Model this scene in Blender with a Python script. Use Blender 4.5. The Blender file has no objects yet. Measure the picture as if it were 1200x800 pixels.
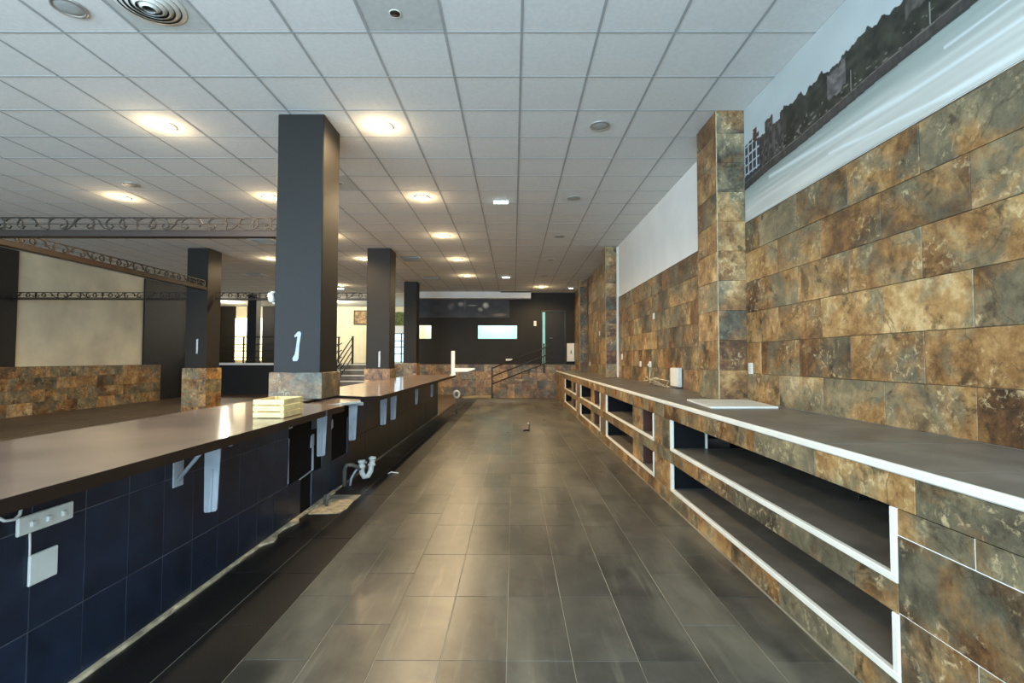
import bpy, bmesh, math, random
import numpy as np
from mathutils import Vector, Matrix

random.seed(7)
SC = bpy.context.scene
COL = SC.collection

# ------------------------------------------------------------------ camera
F_PX, PITCH, YAW, ROLL = 570.61, 0.035428, -0.0035014, 0.0024382
EYE = Vector((0.0, 0.0, 1.4))
fw = Vector((math.sin(YAW) * math.cos(PITCH), math.cos(YAW) * math.cos(PITCH), math.sin(PITCH)))
r0 = Vector((math.cos(YAW), -math.sin(YAW), 0.0))
u0 = r0.cross(fw)
rt = r0 * math.cos(ROLL) + u0 * math.sin(ROLL)
up = u0 * math.cos(ROLL) - r0 * math.sin(ROLL)
cam_d = bpy.data.cameras.new('camera')
cam_d.sensor_width = 36.0
cam_d.lens = F_PX / 1200 * 36.0
cam_d.clip_start = 0.05
cam_d.clip_end = 200
cam = bpy.data.objects.new('camera', cam_d)
COL.objects.link(cam)
cam.matrix_world = Matrix(((rt.x, up.x, -fw.x, EYE.x), (rt.y, up.y, -fw.y, EYE.y), (rt.z, up.z, -fw.z, EYE.z), (0, 0, 0, 1)))
SC.camera = cam

# ------------------------------------------------------------------ world, daylight, exposure
w = bpy.data.worlds.new('world')
SC.world = w
w.use_nodes = True
w.node_tree.nodes['Background'].inputs[0].default_value = (0.62, 0.78, 1.0, 1)
w.node_tree.nodes['Background'].inputs[1].default_value = 0.6
SC.view_settings.view_transform = 'Standard'
SC.view_settings.look = 'None'
SC.view_settings.gamma = 1.0
SC.view_settings.use_curve_mapping = False
SC.view_settings.exposure = 1.08
WARM = (1.0, 0.74, 0.42)


def area_light(name, loc, rot, sx, sy, watts, color):
    d = bpy.data.lights.new(name, 'AREA')
    d.shape = 'RECTANGLE'
    d.size, d.size_y, d.energy, d.color = sx, sy, watts, color
    o = bpy.data.objects.new(name, d)
    o.location, o.rotation_euler = loc, rot
    COL.objects.link(o)
    return o


# daylight that comes in through the shop windows behind the camera
area_light('daylight_window', (-4.6, -3.45, 2.0), (math.radians(90), 0, 0), 13.0, 3.1, 720, (0.57, 0.80, 1.0))


def point_light(name, loc, watts, color, radius=0.05):
    d = bpy.data.lights.new(name, 'POINT')
    d.energy, d.color, d.shadow_soft_size = watts, color, radius
    o = bpy.data.objects.new(name, d)
    o.location = loc
    COL.objects.link(o)
    return o


def spot_light(name, loc, watts, color):
    d = bpy.data.lights.new(name, 'SPOT')
    d.energy, d.color, d.shadow_soft_size = watts, color, 0.06
    d.spot_size, d.spot_blend = math.radians(165), 0.5
    o = bpy.data.objects.new(name, d)
    o.location = loc
    COL.objects.link(o)
    return o


# ------------------------------------------------------------------ materials
def lin(c):
    return tuple(((v / 255) / 12.92 if v / 255 <= 0.04045 else ((v / 255 + 0.055) / 1.055) ** 2.4) for v in c)


def L4(c):
    return (*lin(c), 1)


class NT:
    def __init__(s, name):
        s.m = bpy.data.materials.new(name)
        s.m.use_nodes = True
        s.t = s.m.node_tree
        s.b = s.t.nodes['Principled BSDF']

    def n(s, kind, **kw):
        x = s.t.nodes.new(kind)
        for k, v in kw.items():
            setattr(x, k, v)
        return x

    def l(s, a, b):
        s.t.links.new(a, b)

    def ramp(s, src, stops, interp='LINEAR'):
        r = s.n('ShaderNodeValToRGB')
        r.color_ramp.interpolation = interp
        e = r.color_ramp.elements
        while len(e) < len(stops):
            e.new(0.5)
        for k, (p, c) in enumerate(stops):
            e[k].position = p
            e[k].color = L4(c) if len(c) == 3 else c
        s.l(src, r.inputs[0])
        return r.outputs[0]

    def noise(s, vec, scale, detail=4, rough=0.55, dist=0.0):
        x = s.n('ShaderNodeTexNoise')
        x.inputs['Scale'].default_value = scale
        x.inputs['Detail'].default_value = detail
        x.inputs['Roughness'].default_value = rough
        x.inputs['Distortion'].default_value = dist
        s.l(vec, x.inputs['Vector'])
        return x.outputs['Fac']

    def mix(s, fac, a, b, mode='MIX'):
        x = s.n('ShaderNodeMix', data_type='RGBA', blend_type=mode)
        for sock, v in ((x.inputs[0], fac), (x.inputs[6], a), (x.inputs[7], b)):
            if hasattr(v, 'is_linked'):
                s.l(v, sock)
            else:
                sock.default_value = v
        return x.outputs[2]

    def math(s, op, a, b=0.0):
        x = s.n('ShaderNodeMath', operation=op)
        for sock, v in ((x.inputs[0], a), (x.inputs[1], b)):
            if hasattr(v, 'is_linked'):
                s.l(v, sock)
            else:
                sock.default_value = v
        return x.outputs[0]

    def bump(s, h, strength, dist=0.01):
        x = s.n('ShaderNodeBump')
        x.inputs['Strength'].default_value = strength
        x.inputs['Distance'].default_value = dist
        s.l(h, x.inputs['Height'])
        s.l(x.outputs[0], s.b.inputs['Normal'])

    def rand_vec(s):
        """object coordinates moved by a random amount for every object"""
        tc = s.n('ShaderNodeTexCoord').outputs['Object']
        rnd = s.n('ShaderNodeObjectInfo').outputs['Random']
        c = s.n('ShaderNodeCombineXYZ')
        s.l(s.math('MULTIPLY', rnd, 53.0), c.inputs[0])
        s.l(s.math('MULTIPLY', rnd, 171.0), c.inputs[1])
        s.l(s.math('MULTIPLY', rnd, 97.0), c.inputs[2])
        a = s.n('ShaderNodeVectorMath', operation='ADD')
        s.l(tc, a.inputs[0])
        s.l(c.outputs[0], a.inputs[1])
        return a.outputs[0], rnd


def plain(name, rgb, rough=0.6, metal=0.0, var=0.0, scale=6.0, bump=0.0, spec=0.5, emit=None, coat=0.0):
    t = NT(name)
    t.b.inputs['Roughness'].default_value = rough
    t.b.inputs['Metallic'].default_value = metal
    t.b.inputs['Specular IOR Level'].default_value = spec
    t.b.inputs['Coat Weight'].default_value = coat
    t.b.inputs['Coat Roughness'].default_value = 0.10
    v, rnd = t.rand_vec()
    n = t.noise(v, scale, 5)
    k = max(var, 0.02)
    lo = tuple(max(0, c * (1 - k)) for c in rgb)
    hi = tuple(min(255, c * (1 + k)) for c in rgb)
    t.l(t.ramp(n, [(0.3, lo), (0.7, hi)]), t.b.inputs['Base Color'])
    if bump:
        t.bump(t.noise(v, scale * 6, 4), bump, 0.004)
    if emit:
        t.b.inputs['Emission Color'].default_value = L4(emit[0])
        t.b.inputs['Emission Strength'].default_value = emit[1]
    return t.m


def slate(name, bright=1.0, rough=0.42):
    t = NT(name)
    v, rnd = t.rand_vec()
    big = t.noise(v, 1.5, 10, 0.60, 0.5)
    mid = t.noise(v, 4.2, 10, 0.66, 0.25)
    fine = t.noise(v, 15.0, 8, 0.75, 0.1)
    hue = t.noise(v, 1.9, 8, 0.62, 0.6)
    sh = t.math('MULTIPLY', t.math('SUBTRACT', rnd, 0.5), 0.07)
    f = t.math('ADD', t.math('ADD', t.math('MULTIPLY', big, 0.42), t.math('MULTIPLY', mid, 0.32)), t.math('ADD', t.math('MULTIPLY', fine, 0.26), sh))
    k = lambda c: tuple(min(255, x * bright) for x in c)
    rust = t.ramp(f, [(0.37, k((44, 30, 20))), (0.44, k((92, 62, 36))), (0.50, k((132, 96, 56))), (0.56, k((166, 130, 82))), (0.65, k((212, 184, 136)))])
    grey = t.ramp(f, [(0.37, k((40, 37, 31))), (0.44, k((78, 72, 57))), (0.51, k((106, 98, 77))), (0.58, k((140, 125, 94))), (0.66, k((196, 178, 142)))])
    sel = t.ramp(t.math('ADD', hue, t.math('MULTIPLY', t.math('FRACT', t.math('MULTIPLY', rnd, 7.31)), 0.16)), [(0.53, (0, 0, 0, 1)), (0.64, (1, 1, 1, 1))])
    col = t.mix(sel, rust, grey)
    # rough cream flecks in patches, and dark pitted patches
    patch = t.ramp(t.noise(v, 2.4, 5, 0.6, 0.4), [(0.50, (0, 0, 0, 1)), (0.58, (1, 1, 1, 1))])
    fleck = t.ramp(t.noise(v, 22.0, 6, 0.7, 0.6), [(0.53, (0, 0, 0, 1)), (0.64, (0.5, 0.5, 0.5, 1))])
    col = t.mix(t.math('MULTIPLY', fleck, patch), col, L4(k((224, 200, 152))))
    ridge = t.math('ABSOLUTE', t.math('SUBTRACT', t.noise(v, 2.2, 9, 0.6, 0.7), 0.5))
    vein = t.ramp(ridge, [(0.0, (0.55, 0.55, 0.55, 1)), (0.014, (0, 0, 0, 1))])
    col = t.mix(t.math('MULTIPLY', vein, t.math('SUBTRACT', 1.0, patch)), col, L4(k((40, 30, 22))))
    spots = t.ramp(t.noise(v, 5.0, 8, 0.66, 0.3), [(0.34, (0.75, 0.75, 0.75, 1)), (0.42, (0, 0, 0, 1))])
    col = t.mix(spots, col, L4(k((36, 29, 22))))
    t.l(col, t.b.inputs['Base Color'])
    t.l(t.math('ADD', t.math('MULTIPLY', fine, 0.35), rough - 0.17), t.b.inputs['Roughness'])
    t.bump(f, 0.8, 0.02)
    return t.m


def floor_mat(name, dark, light, dust, rough):
    t = NT(name)
    v, rnd = t.rand_vec()
    pos = t.n('ShaderNodeNewGeometry').outputs['Position']
    mp = t.n('ShaderNodeMapping')
    mp.inputs['Scale'].default_value = (1.6, 0.45, 1)
    t.l(pos, mp.inputs['Vector'])
    n1 = t.noise(v, 5.0, 6, 0.6, 0.4)
    base = t.ramp(t.math('ADD', t.math('MULTIPLY', n1, 0.75), t.math('MULTIPLY', rnd, 0.26)), [(0.3, dark), (0.75, light)])
    d = t.noise(mp.outputs[0], 1.3, 7, 0.6, 0.25)
    dm = t.ramp(d, [(0.48, (0, 0, 0, 1)), (0.74, (0.42, 0.42, 0.42, 1))])
    col = t.mix(dm, base, L4(dust))
    st = t.n('ShaderNodeMapping')
    st.inputs['Scale'].default_value = (9.0, 0.7, 1)
    t.l(pos, st.inputs['Vector'])
    s2 = t.ramp(t.noise(st.outputs[0], 2.0, 5, 0.6, 0.2), [(0.58, (0, 0, 0, 1)), (0.80, (0.35, 0.35, 0.35, 1))])
    col = t.mix(s2, col, L4(dust))
    t.l(col, t.b.inputs['Base Color'])
    r = t.n('ShaderNodeMapRange')
    r.inputs['From Min'].default_value, r.inputs['From Max'].default_value = 0.3, 0.75
    r.inputs['To Min'].default_value, r.inputs['To Max'].default_value = rough - 0.03, rough + 0.14
    t.l(d, r.inputs['Value'])
    t.l(r.outputs[0], t.b.inputs['Roughness'])
    t.bump(t.noise(v, 40, 4), 0.08, 0.003)
    return t.m


M = {}
M['slate'] = slate('slate_effect_porcelain', 1.06)
M['floor'] = floor_mat('dark_floor_porcelain', (54, 52, 47), (92, 87, 76), (156, 148, 126), 0.30)
M['floor_clean'] = floor_mat('clean_black_porcelain', (22, 20, 19), (36, 33, 30), (44, 40, 36), 0.34)
M['floor_hall'] = floor_mat('hall_floor_porcelain', (70, 58, 46), (92, 76, 60), (112, 96, 78), 0.42)
M['grout'] = plain('pale_grout', (150, 142, 122), 0.8, var=0.35, scale=1.2)
M['grout_dark'] = plain('dark_grout', (96, 80, 58), 0.85, var=0.2)
M['ctile'] = plain('mineral_ceiling_tile', (224, 225, 222), 0.9, var=0.02, scale=30, spec=0.2)
M['ctile_grey'] = plain('replaced_ceiling_tile', (196, 198, 194), 0.9, var=0.03, scale=20, spec=0.2)
M['cgrid'] = plain('ceiling_grid_metal', (166, 169, 168), 0.7)
M['white_wall'] = plain('white_wall_paint', (244, 243, 238), 0.8, var=0.02, scale=2, spec=0.2)
M['cream_wall'] = plain('cream_wall_paint', (234, 224, 190), 0.8, var=0.03, scale=2, spec=0.2)
M['stained_white'] = plain('stained_white_wall', (214, 204, 178), 0.8, var=0.09, scale=0.9, spec=0.2)
M['black_wall'] = plain('charcoal_wall_paint', (38, 35, 29), 0.6, var=0.06, scale=1.5, spec=0.3)
M['black'] = plain('matt_black', (24, 22, 20), 0.6, var=0.1)
M['void'] = plain('bare_black_board', (14, 12, 10), 0.8, var=0.2, spec=0.2)
M['pillar'] = plain('anthracite_pillar_paint', (35, 32, 28), 0.55, var=0.05, scale=1.4, spec=0.3)
M['blue'] = plain('navy_wall_tile', (27, 36, 52), 0.36, var=0.25, scale=5, bump=0.05)
M['bar_grout'] = plain('bar_tile_grout', (84, 88, 96), 0.85, var=0.3, scale=3)
M['panel_black'] = plain('black_wall_tile', (20, 20, 20), 0.34, var=0.2, scale=5)
M['worktop'] = plain('brown_worktop', (124, 102, 88), 0.36, var=0.14, scale=2.2, coat=0.7)
M['worktop_edge'] = plain('dark_worktop_edge', (34, 22, 17), 0.4, var=0.15)
M['shelf'] = plain('grey_shelf_tile', (110, 104, 95), 0.42, var=0.14, scale=4)
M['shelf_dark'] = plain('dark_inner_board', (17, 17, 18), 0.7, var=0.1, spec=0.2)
M['brownboard'] = plain('reddish_brown_board', (78, 42, 28), 0.55, var=0.15)
M['white_trim'] = plain('white_pvc_trim', (236, 232, 218), 0.4, var=0.03)
M['white'] = plain('white_plastic', (222, 222, 214), 0.4, var=0.04)
M['grey_white'] = plain('dusty_white_metal', (176, 182, 188), 0.45, var=0.08)
M['wood'] = plain('pale_crate_wood', (226, 200, 140), 0.6, var=0.12, scale=9)
M['mortar'] = plain('cream_mortar', (190, 172, 140), 0.9, var=0.22, scale=14, bump=0.4)
M['steel'] = plain('dark_truss_steel', (40, 33, 26), 0.55, var=0.1)
M['hose'] = plain('grey_hose', (92, 92, 84), 0.5, var=0.1)
M['paint'] = plain('pale_paint_mark', (178, 190, 202), 0.6, var=0.06)
M['lamp_on'] = plain('glowing_warm_lens', (255, 240, 200), 0.4, emit=((255, 224, 160), 14.0))
M['lamp_cool'] = plain('glowing_white_lens', (240, 250, 250), 0.4, emit=((225, 245, 250), 5.0))
M['lamp_off'] = plain('frosted_unlit_lens', (172, 176, 174), 0.5, var=0.04)
M['chrome'] = plain('brushed_ring', (190, 190, 184), 0.35, metal=0.6)
M['cyan_wall'] = plain('pale_aqua_wall_paint', (196, 226, 220), 0.8, var=0.03, spec=0.2)
M['glass_blue'] = plain('daylit_window_pane', (190, 220, 235), 0.2, emit=((178, 214, 232), 0.9))
M['glass_cream'] = plain('lit_blind_pane', (250, 240, 200), 0.4, emit=((255, 240, 196), 1.1))
M['green'] = plain('greenery_print', (84, 92, 52), 0.8, var=0.5, scale=14)
M['picture'] = plain('brown_picture_print', (120, 96, 64), 0.6, var=0.6, scale=9)


def vc_mat(name, rough):
    t = NT(name)
    a = t.n('ShaderNodeVertexColor', layer_name='print')
    t.l(a.outputs[0], t.b.inputs['Base Color'])
    t.b.inputs['Roughness'].default_value = rough
    return t.m


M['mural'] = vc_mat('printed_river_mural', 0.5)
M['banner'] = vc_mat('printed_dark_banner', 0.5)


# ------------------------------------------------------------------ helpers
def wloc(o):
    v = Vector((0, 0, 0))
    while o:
        v = v + o.location
        o = o.parent
    return v


def add(name, me, loc, parent=None, rot=None, kind=None, label=None):
    o = bpy.data.objects.new(name, me)
    COL.objects.link(o)
    o.location = Vector(loc) - wloc(parent) if parent else Vector(loc)
    if parent:
        o.parent = parent
    if rot:
        o.rotation_euler = rot
    if kind:
        o['kind'] = kind
    if label:
        o['label'] = label
    return o


def tag(o, label, cat, group=None):
    o['label'], o['category'] = label, cat
    if group:
        o['group'] = group
    return o


def thing(name, loc, label, cat, group=None):
    return tag(add(name, None, loc), label, cat, group)


def pyd(name, v, f, mat, smooth=False):
    me = bpy.data.meshes.new(name)
    me.from_pydata(v, [], f)
    me.validate()
    me.materials.append(M[mat] if isinstance(mat, str) else mat)
    if smooth:
        me.polygons.foreach_set('use_smooth', [True] * len(me.polygons))
    return me


_cache = {}


def box_me(dx, dy, dz, mat, c=0.003):
    key = (round(dx, 4), round(dy, 4), round(dz, 4), mat, c)
    if key in _cache:
        return _cache[key]
    a, b, d = dx / 2, dy / 2, dz / 2
    bm = bmesh.new()
    vs = [bm.verts.new((x * a, y * b, z * d)) for x in (-1, 1) for y in (-1, 1) for z in (-1, 1)]
    for q in ((0, 1, 3, 2), (4, 6, 7, 5), (0, 4, 5, 1), (2, 3, 7, 6), (0, 2, 6, 4), (1, 5, 7, 3)):
        bm.faces.new([vs[i] for i in q])
    c = min(c, a * 0.6, b * 0.6, d * 0.6)
    if c > 0:
        bmesh.ops.bevel(bm, geom=list(bm.edges), offset=c, segments=1, affect='EDGES', profile=0.5)
    bmesh.ops.recalc_face_normals(bm, faces=list(bm.faces))
    me = bpy.data.meshes.new('box')
    bm.to_mesh(me)
    bm.free()
    me.materials.append(M[mat])
    _cache[key] = me
    return me


def box(name, x, y, z, mat, parent=None, c=0.003, **kw):
    me = box_me(x[1] - x[0], y[1] - y[0], z[1] - z[0], mat, c)
    return add(name, me, ((x[0] + x[1]) / 2, (y[0] + y[1]) / 2, (z[0] + z[1]) / 2), parent, **kw)


def prism_me(pts, lo, hi, axis, mat):
    """polygon (two free axes) extruded along axis 'x','y' or 'z' between lo and hi"""
    n = len(pts)
    mk = {'z': lambda p, t: (p[0], p[1], t), 'y': lambda p, t: (p[0], t, p[1]), 'x': lambda p, t: (t, p[0], p[1])}[axis]
    v = [mk(p, lo) for p in pts] + [mk(p, hi) for p in pts]
    f = [list(range(n)), list(range(2 * n - 1, n - 1, -1))] + [[i, i + n, (i + 1) % n + n, (i + 1) % n] for i in range(n)]
    me = pyd('prism', v, f, mat)
    bm = bmesh.new()
    bm.from_mesh(me)
    bmesh.ops.recalc_face_normals(bm, faces=list(bm.faces))
    bm.to_mesh(me)
    bm.free()
    return me


def lathe_me(prof, mat, seg=24, smooth=True):
    """profile [(r, z)...] turned about z"""
    v, f = [], []
    n = len(prof)
    for i in range(seg):
        a = 2 * math.pi * i / seg
        v += [(r * math.cos(a), r * math.sin(a), z) for r, z in prof]
    for i in range(seg):
        j = (i + 1) % seg
        for k in range(n - 1):
            f.append((i * n + k, j * n + k, j * n + k + 1, i * n + k + 1))
    me = pyd('lathe', v, f, mat, smooth)
    bm = bmesh.new()
    bm.from_mesh(me)
    bmesh.ops.remove_doubles(bm, verts=list(bm.verts), dist=1e-5)
    bmesh.ops.recalc_face_normals(bm, faces=list(bm.faces))
    bm.to_mesh(me)
    bm.free()
    return me


def tube_me(path, r, mat, sides=8, smooth=True, closed=False):
    P = [Vector(p) for p in path]
    n = len(P)
    v, f = [], []
    up0 = Vector((0, 0, 1))
    prev = None
    for i in range(n):
        a = P[i - 1] if (i > 0 or closed) else P[0]
        b = P[(i + 1) % n] if (i < n - 1 or closed) else P[-1]
        t = (b - a).normalized()
        if prev is None:
            s = t.cross(up0)
            if s.length < 0.1:
                s = t.cross(Vector((1, 0, 0)))
        else:
            s = prev - t * prev.dot(t)
        s.normalize()
        prev = s
        q = t.cross(s)
        rr = r[i] if isinstance(r, (list, tuple)) else r
        for k in range(sides):
            ang = 2 * math.pi * k / sides + math.pi / 4
            v.append(tuple(P[i] + s * (rr * math.cos(ang)) + q * (rr * math.sin(ang))))
    m = n if closed else n - 1
    for i in range(m):
        j = (i + 1) % n
        for k in range(sides):
            f.append((i * sides + k, i * sides + (k + 1) % sides, j * sides + (k + 1) % sides, j * sides + k))
    if not closed:
        f.append(list(range(sides - 1, -1, -1)))
        f.append([(n - 1) * sides + k for k in range(sides)])
    me = pyd('tube', v, f, mat, smooth and sides > 4)
    bm = bmesh.new()
    bm.from_mesh(me)
    bmesh.ops.recalc_face_normals(bm, faces=list(bm.faces))
    bm.to_mesh(me)
    bm.free()
    return me


def tube(name, path, r, mat, parent=None, sides=8, closed=False, **kw):
    c = sum((Vector(p) for p in path), Vector()) / len(path)
    return add(name, tube_me([Vector(p) - c for p in path], r, mat, sides, closed=closed), c, parent, **kw)


def holed_wall(name, us, vs, holes, lo, hi, axis, mat):
    """slab between lo and hi along axis, a grid of cells us x vs, cells inside holes left open; one closed mesh"""
    us, vs = sorted(set(us)), sorted(set(vs))
    ins = lambda a, b: any(h[0] - 1e-6 <= a <= h[1] + 1e-6 and h[2] - 1e-6 <= b <= h[3] + 1e-6 for h in holes)
    solid = {(i, j) for i in range(len(us) - 1) for j in range(len(vs) - 1) if not ins((us[i] + us[i + 1]) / 2, (vs[j] + vs[j + 1]) / 2)}
    mk = {'y': lambda a, b, t: (a, t, b), 'x': lambda a, b, t: (t, a, b), 'z': lambda a, b, t: (a, b, t)}[axis]
    v, idx, f = [], {}, []

    def V(i, j, t):
        if (i, j, t) not in idx:
            idx[(i, j, t)] = len(v)
            v.append(mk(us[i], vs[j], (lo, hi)[t]))
        return idx[(i, j, t)]
    for i, j in solid:
        f.append((V(i, j, 0), V(i + 1, j, 0), V(i + 1, j + 1, 0), V(i, j + 1, 0)))
        f.append((V(i, j, 1), V(i, j + 1, 1), V(i + 1, j + 1, 1), V(i + 1, j, 1)))
        for di, dj, a, b in ((-1, 0, (0, 0), (0, 1)), (1, 0, (1, 0), (1, 1)), (0, -1, (0, 0), (1, 0)), (0, 1, (0, 1), (1, 1))):
            if (i + di, j + dj) not in solid:
                p, q = (i + a[0], j + a[1]), (i + b[0], j + b[1])
                f.append((V(*p, 0), V(*q, 0), V(*q, 1), V(*p, 1)))
    me = pyd(name, v, f, mat)
    bm = bmesh.new()
    bm.from_mesh(me)
    bmesh.ops.recalc_face_normals(bm, faces=list(bm.faces))
    bm.to_mesh(me)
    bm.free()
    return add(name, me, (0, 0, 0), kind='structure')


def proj(p):
    d = Vector(p) - EYE
    z = d.dot(fw)
    if z < 0.2:
        return None
    return 600 + F_PX * d.dot(rt) / z, 400 - F_PX * d.dot(up) / z, z


def joined_boxes(name, cells, mat, parent, kind='stuff'):
    """many small plates (x0,x1,y0,y1,z0,z1) as one mesh"""
    v, f = [], []
    for x0, x1, y0, y1, z0, z1 in cells:
        b = len(v)
        v += [(x, y, z) for x in (x0, x1) for y in (y0, y1) for z in (z0, z1)]
        f += [tuple(b + i for i in q) for q in ((0, 1, 3, 2), (4, 6, 7, 5), (0, 4, 5, 1), (2, 3, 7, 6), (0, 2, 6, 4), (1, 5, 7, 3))]
    return add(name, pyd(name, v, f, mat), (0, 0, 0), parent, kind=kind)


# ------------------------------------------------------------------ main sizes
CZ = 3.954           # ceiling height
XR = 2.36            # tiled wall
XL = -11.9           # wall of the hall
YB = 18.8            # charcoal end wall
YF = -3.5            # window front behind the camera
DADO = 1.18          # raised level
GX, GY = 0.0565, 3.7268     # ceiling grid origin

# ------------------------------------------------------------------ floor
floor = box('floor', (XL - 0.2, XR + 0.2), (YF, YB + 0.2), (-0.2, -0.0025), 'grout', c=0, kind='structure')
FX, FW, FY, FL = -0.03, 0.307, 2.31, 0.613
cells_hall = []
for k in range(-6, 5):
    x0 = FX + FW * k
    off = {-6: 0.3, -5: 0.3, -3: 0.305, 3: 0.305}.get(k, 0.0)
    for r in range(-2, 26):
        y0 = FY + FL * r + off
        y1 = y0 + FL
        if y0 > 17.3:
            continue
        y1 = min(y1, 17.6)
        if k == -6 and 4.4 < y0 + 0.25 < 4.95:
            continue                                     # the tile torn out beside the bar
        g = 0.0014
        mat = 'floor_clean' if k <= -5 else 'floor'
        if r < -1:
            continue
        box('floor_tile', (x0 + g, x0 + FW - g), (y0 + g, y1 - g), (-0.008, random.uniform(-0.0008, 0.0008)), mat, floor, c=0.0012)
near = [(FX + FW * k + .002, FX + FW * (k + 1) - .002, YF + FL * r, min(YF + FL * (r + 1), 2.0) - .004, -0.008, -0.001) for k in range(-8, 8) for r in range(8)]
joined_boxes('floor_tile_field', [c for c in near if c[3] < 1.70], 'floor', floor)
hall = []
x = XL
while x < -2.75:
    y = 0.5
    while y < 18.7:
        hall.append((x + .003, min(x + .6, -2.5) - .003, y + .003, min(y + .6, 18.78) - .003, -0.008, 0.0))
        y += 0.6
    x += 0.6
hall += [(-2.497, -1.875, 12.32 + .6 * q + .003, min(12.92 + .6 * q, 18.78) - .003, -0.008, 0.0) for q in range(11) if 12.32 + .6 * q < 18.7]
joined_boxes('hall_tile_field', hall, 'floor_hall', floor)
# bare screed where a floor tile is gone
me = prism_me([(-1.84, 4.42), (-1.60, 4.44), (-1.55, 4.58), (-1.57, 4.86), (-1.80, 4.90), (-1.86, 4.70)], -0.008, 0.004, 'z', 'mortar')
add('screed_patch', me, (0, 0, 0), floor, label='cream patch of bare screed where a floor tile is missing')

# ------------------------------------------------------------------ ceiling
ceiling = box('ceiling', (XL - 0.2, XR + 0.2), (YF - 0.2, YB + 0.2), (CZ + 0.03, CZ + 0.2), 'ctile', c=0, kind='structure')
cand = []
for i in range(-20, 5):
    for j in range(-13, 26):
        x0, y0 = GX + 0.6 * (i - 1), GY + 0.6 * (j - 1)
        x1, y1 = x0 + 0.6, y0 + 0.6
        if x0 < XL - 0.6 or x0 > XR - 0.02 or y0 > YB - 0.05 or y1 < YF:
            continue
        x0, x1, y0, y1 = max(x0, XL), min(x1, XR), max(y0, YF), min(y1, YB)
        ps = [proj((a, b, CZ)) for a in (x0, x1) for b in (y0, y1)]
        area = 0.0
        if all(ps):
            cx, cy = sum(p[0] for p in ps) / 4, sum(p[1] for p in ps) / 4
            if -60 < cx < 1260 and -45 < cy < 800:
                area = (x1 - x0) * (y1 - y0) / ps[0][2] ** 3
        cand.append((area, x0, x1, y0, y1, i, j))
cand.sort(reverse=True)
g = 0.0005
rest = []
for n, (area, x0, x1, y0, y1, i, j) in enumerate(cand):
    cx, cy = (x0 + x1) / 2, (y0 + y1) / 2
    odd = (abs(cx + 0.85) < 0.25 and abs(cy - 3.42) < 0.25) or (abs(cx + 2.64) < 0.28 and abs(cy - 7.03) < 0.28) or (abs(cx + 2.64) < .28 and abs(cy - 3.42) < .28)
    if n < 300 and area > 0:
        box('ceiling_tile', (x0 + g, x1 - g), (y0 + g, y1 - g), (CZ + 0.002 + random.uniform(0, .0015), CZ + 0.014), 'ctile_grey' if odd else 'ctile', ceiling, c=0.002)
    else:
        rest.append((x0 + g, x1 - g, y0 + g, y1 - g, CZ + 0.002, CZ + 0.014))
joined_boxes('ceiling_tile_field', rest, 'ctile', ceiling)
for i in range(-20, 5):
    x = GX + 0.6 * i
    if XL < x < XR:
        box('main_runner', (x - 0.010, x + 0.010), (YF, YB), (CZ - 0.001, CZ + 0.002), 'cgrid', ceiling, c=0)
for j in range(-12, 26):
    y = GY + 0.6 * j
    if YF < y < YB:
        box('cross_tee', (XL, XR), (y - 0.0065, y + 0.0065), (CZ - 0.0008, CZ + 0.002), 'cgrid', ceiling, c=0)

# ------------------------------------------------------------------ walls
wall_right = box('wall_right', (XR, XR + 0.2), (YF, YB + 0.2), (0, CZ + 0.03), 'white_wall', c=0, kind='structure')
for ya_, yb_, zt_ in ((1.25, 4.92, 2.79), (5.45, 10.98, 2.79), (11.46, 15.55, CZ), (16.0, 18.75, CZ)):
    box('tile_adhesive', (XR - .003, XR - .0002), (ya_, yb_), (.985, zt_ - .001), 'grout_dark', wall_right, c=0)
wall_left = box('wall_left', (XL - 0.2, XL), (YF, YB + 0.2), (0, CZ + 0.03), 'stained_white', c=0, kind='structure')
box('black_wall_panel', (XL, XL + 0.05), (7.0, 11.55), (DADO, CZ), 'black', wall_left, c=0.004)
box('black_wall_panel', (XL, XL + 0.05), (15.55, YB), (0.0, CZ), 'black', wall_left, c=0.004)
# window front behind the camera: daylight comes in here
wf = holed_wall('wall_front', [XL - .2, -11.0, -7.7, -7.5, -4.2, -4.0, -0.7, -0.5, 1.9, XR + .2], [0, 0.35, 3.6, CZ + .03],
                [(-11.0, -7.7, 0.35, 3.6), (-7.5, -4.2, 0.35, 3.6), (-4.0, -0.7, 0.35, 3.6), (-0.5, 1.9, 0.35, 3.6)], YF - 0.2, YF, 'y', 'white_wall')
wall_back = holed_wall('wall_back', [-3.95, -3.70, -3.16, -1.42, 0.16, 1.09, 2.0, XR], [0, DADO, 2.14, 2.72, 3.25, CZ + .03],
                       [(-3.70, -3.16, 2.14, 2.72), (-1.42, 0.16, 2.14, 2.72), (1.09, 2.0, DADO, 3.25)], YB, YB + 0.12, 'y', 'black_wall')


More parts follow.
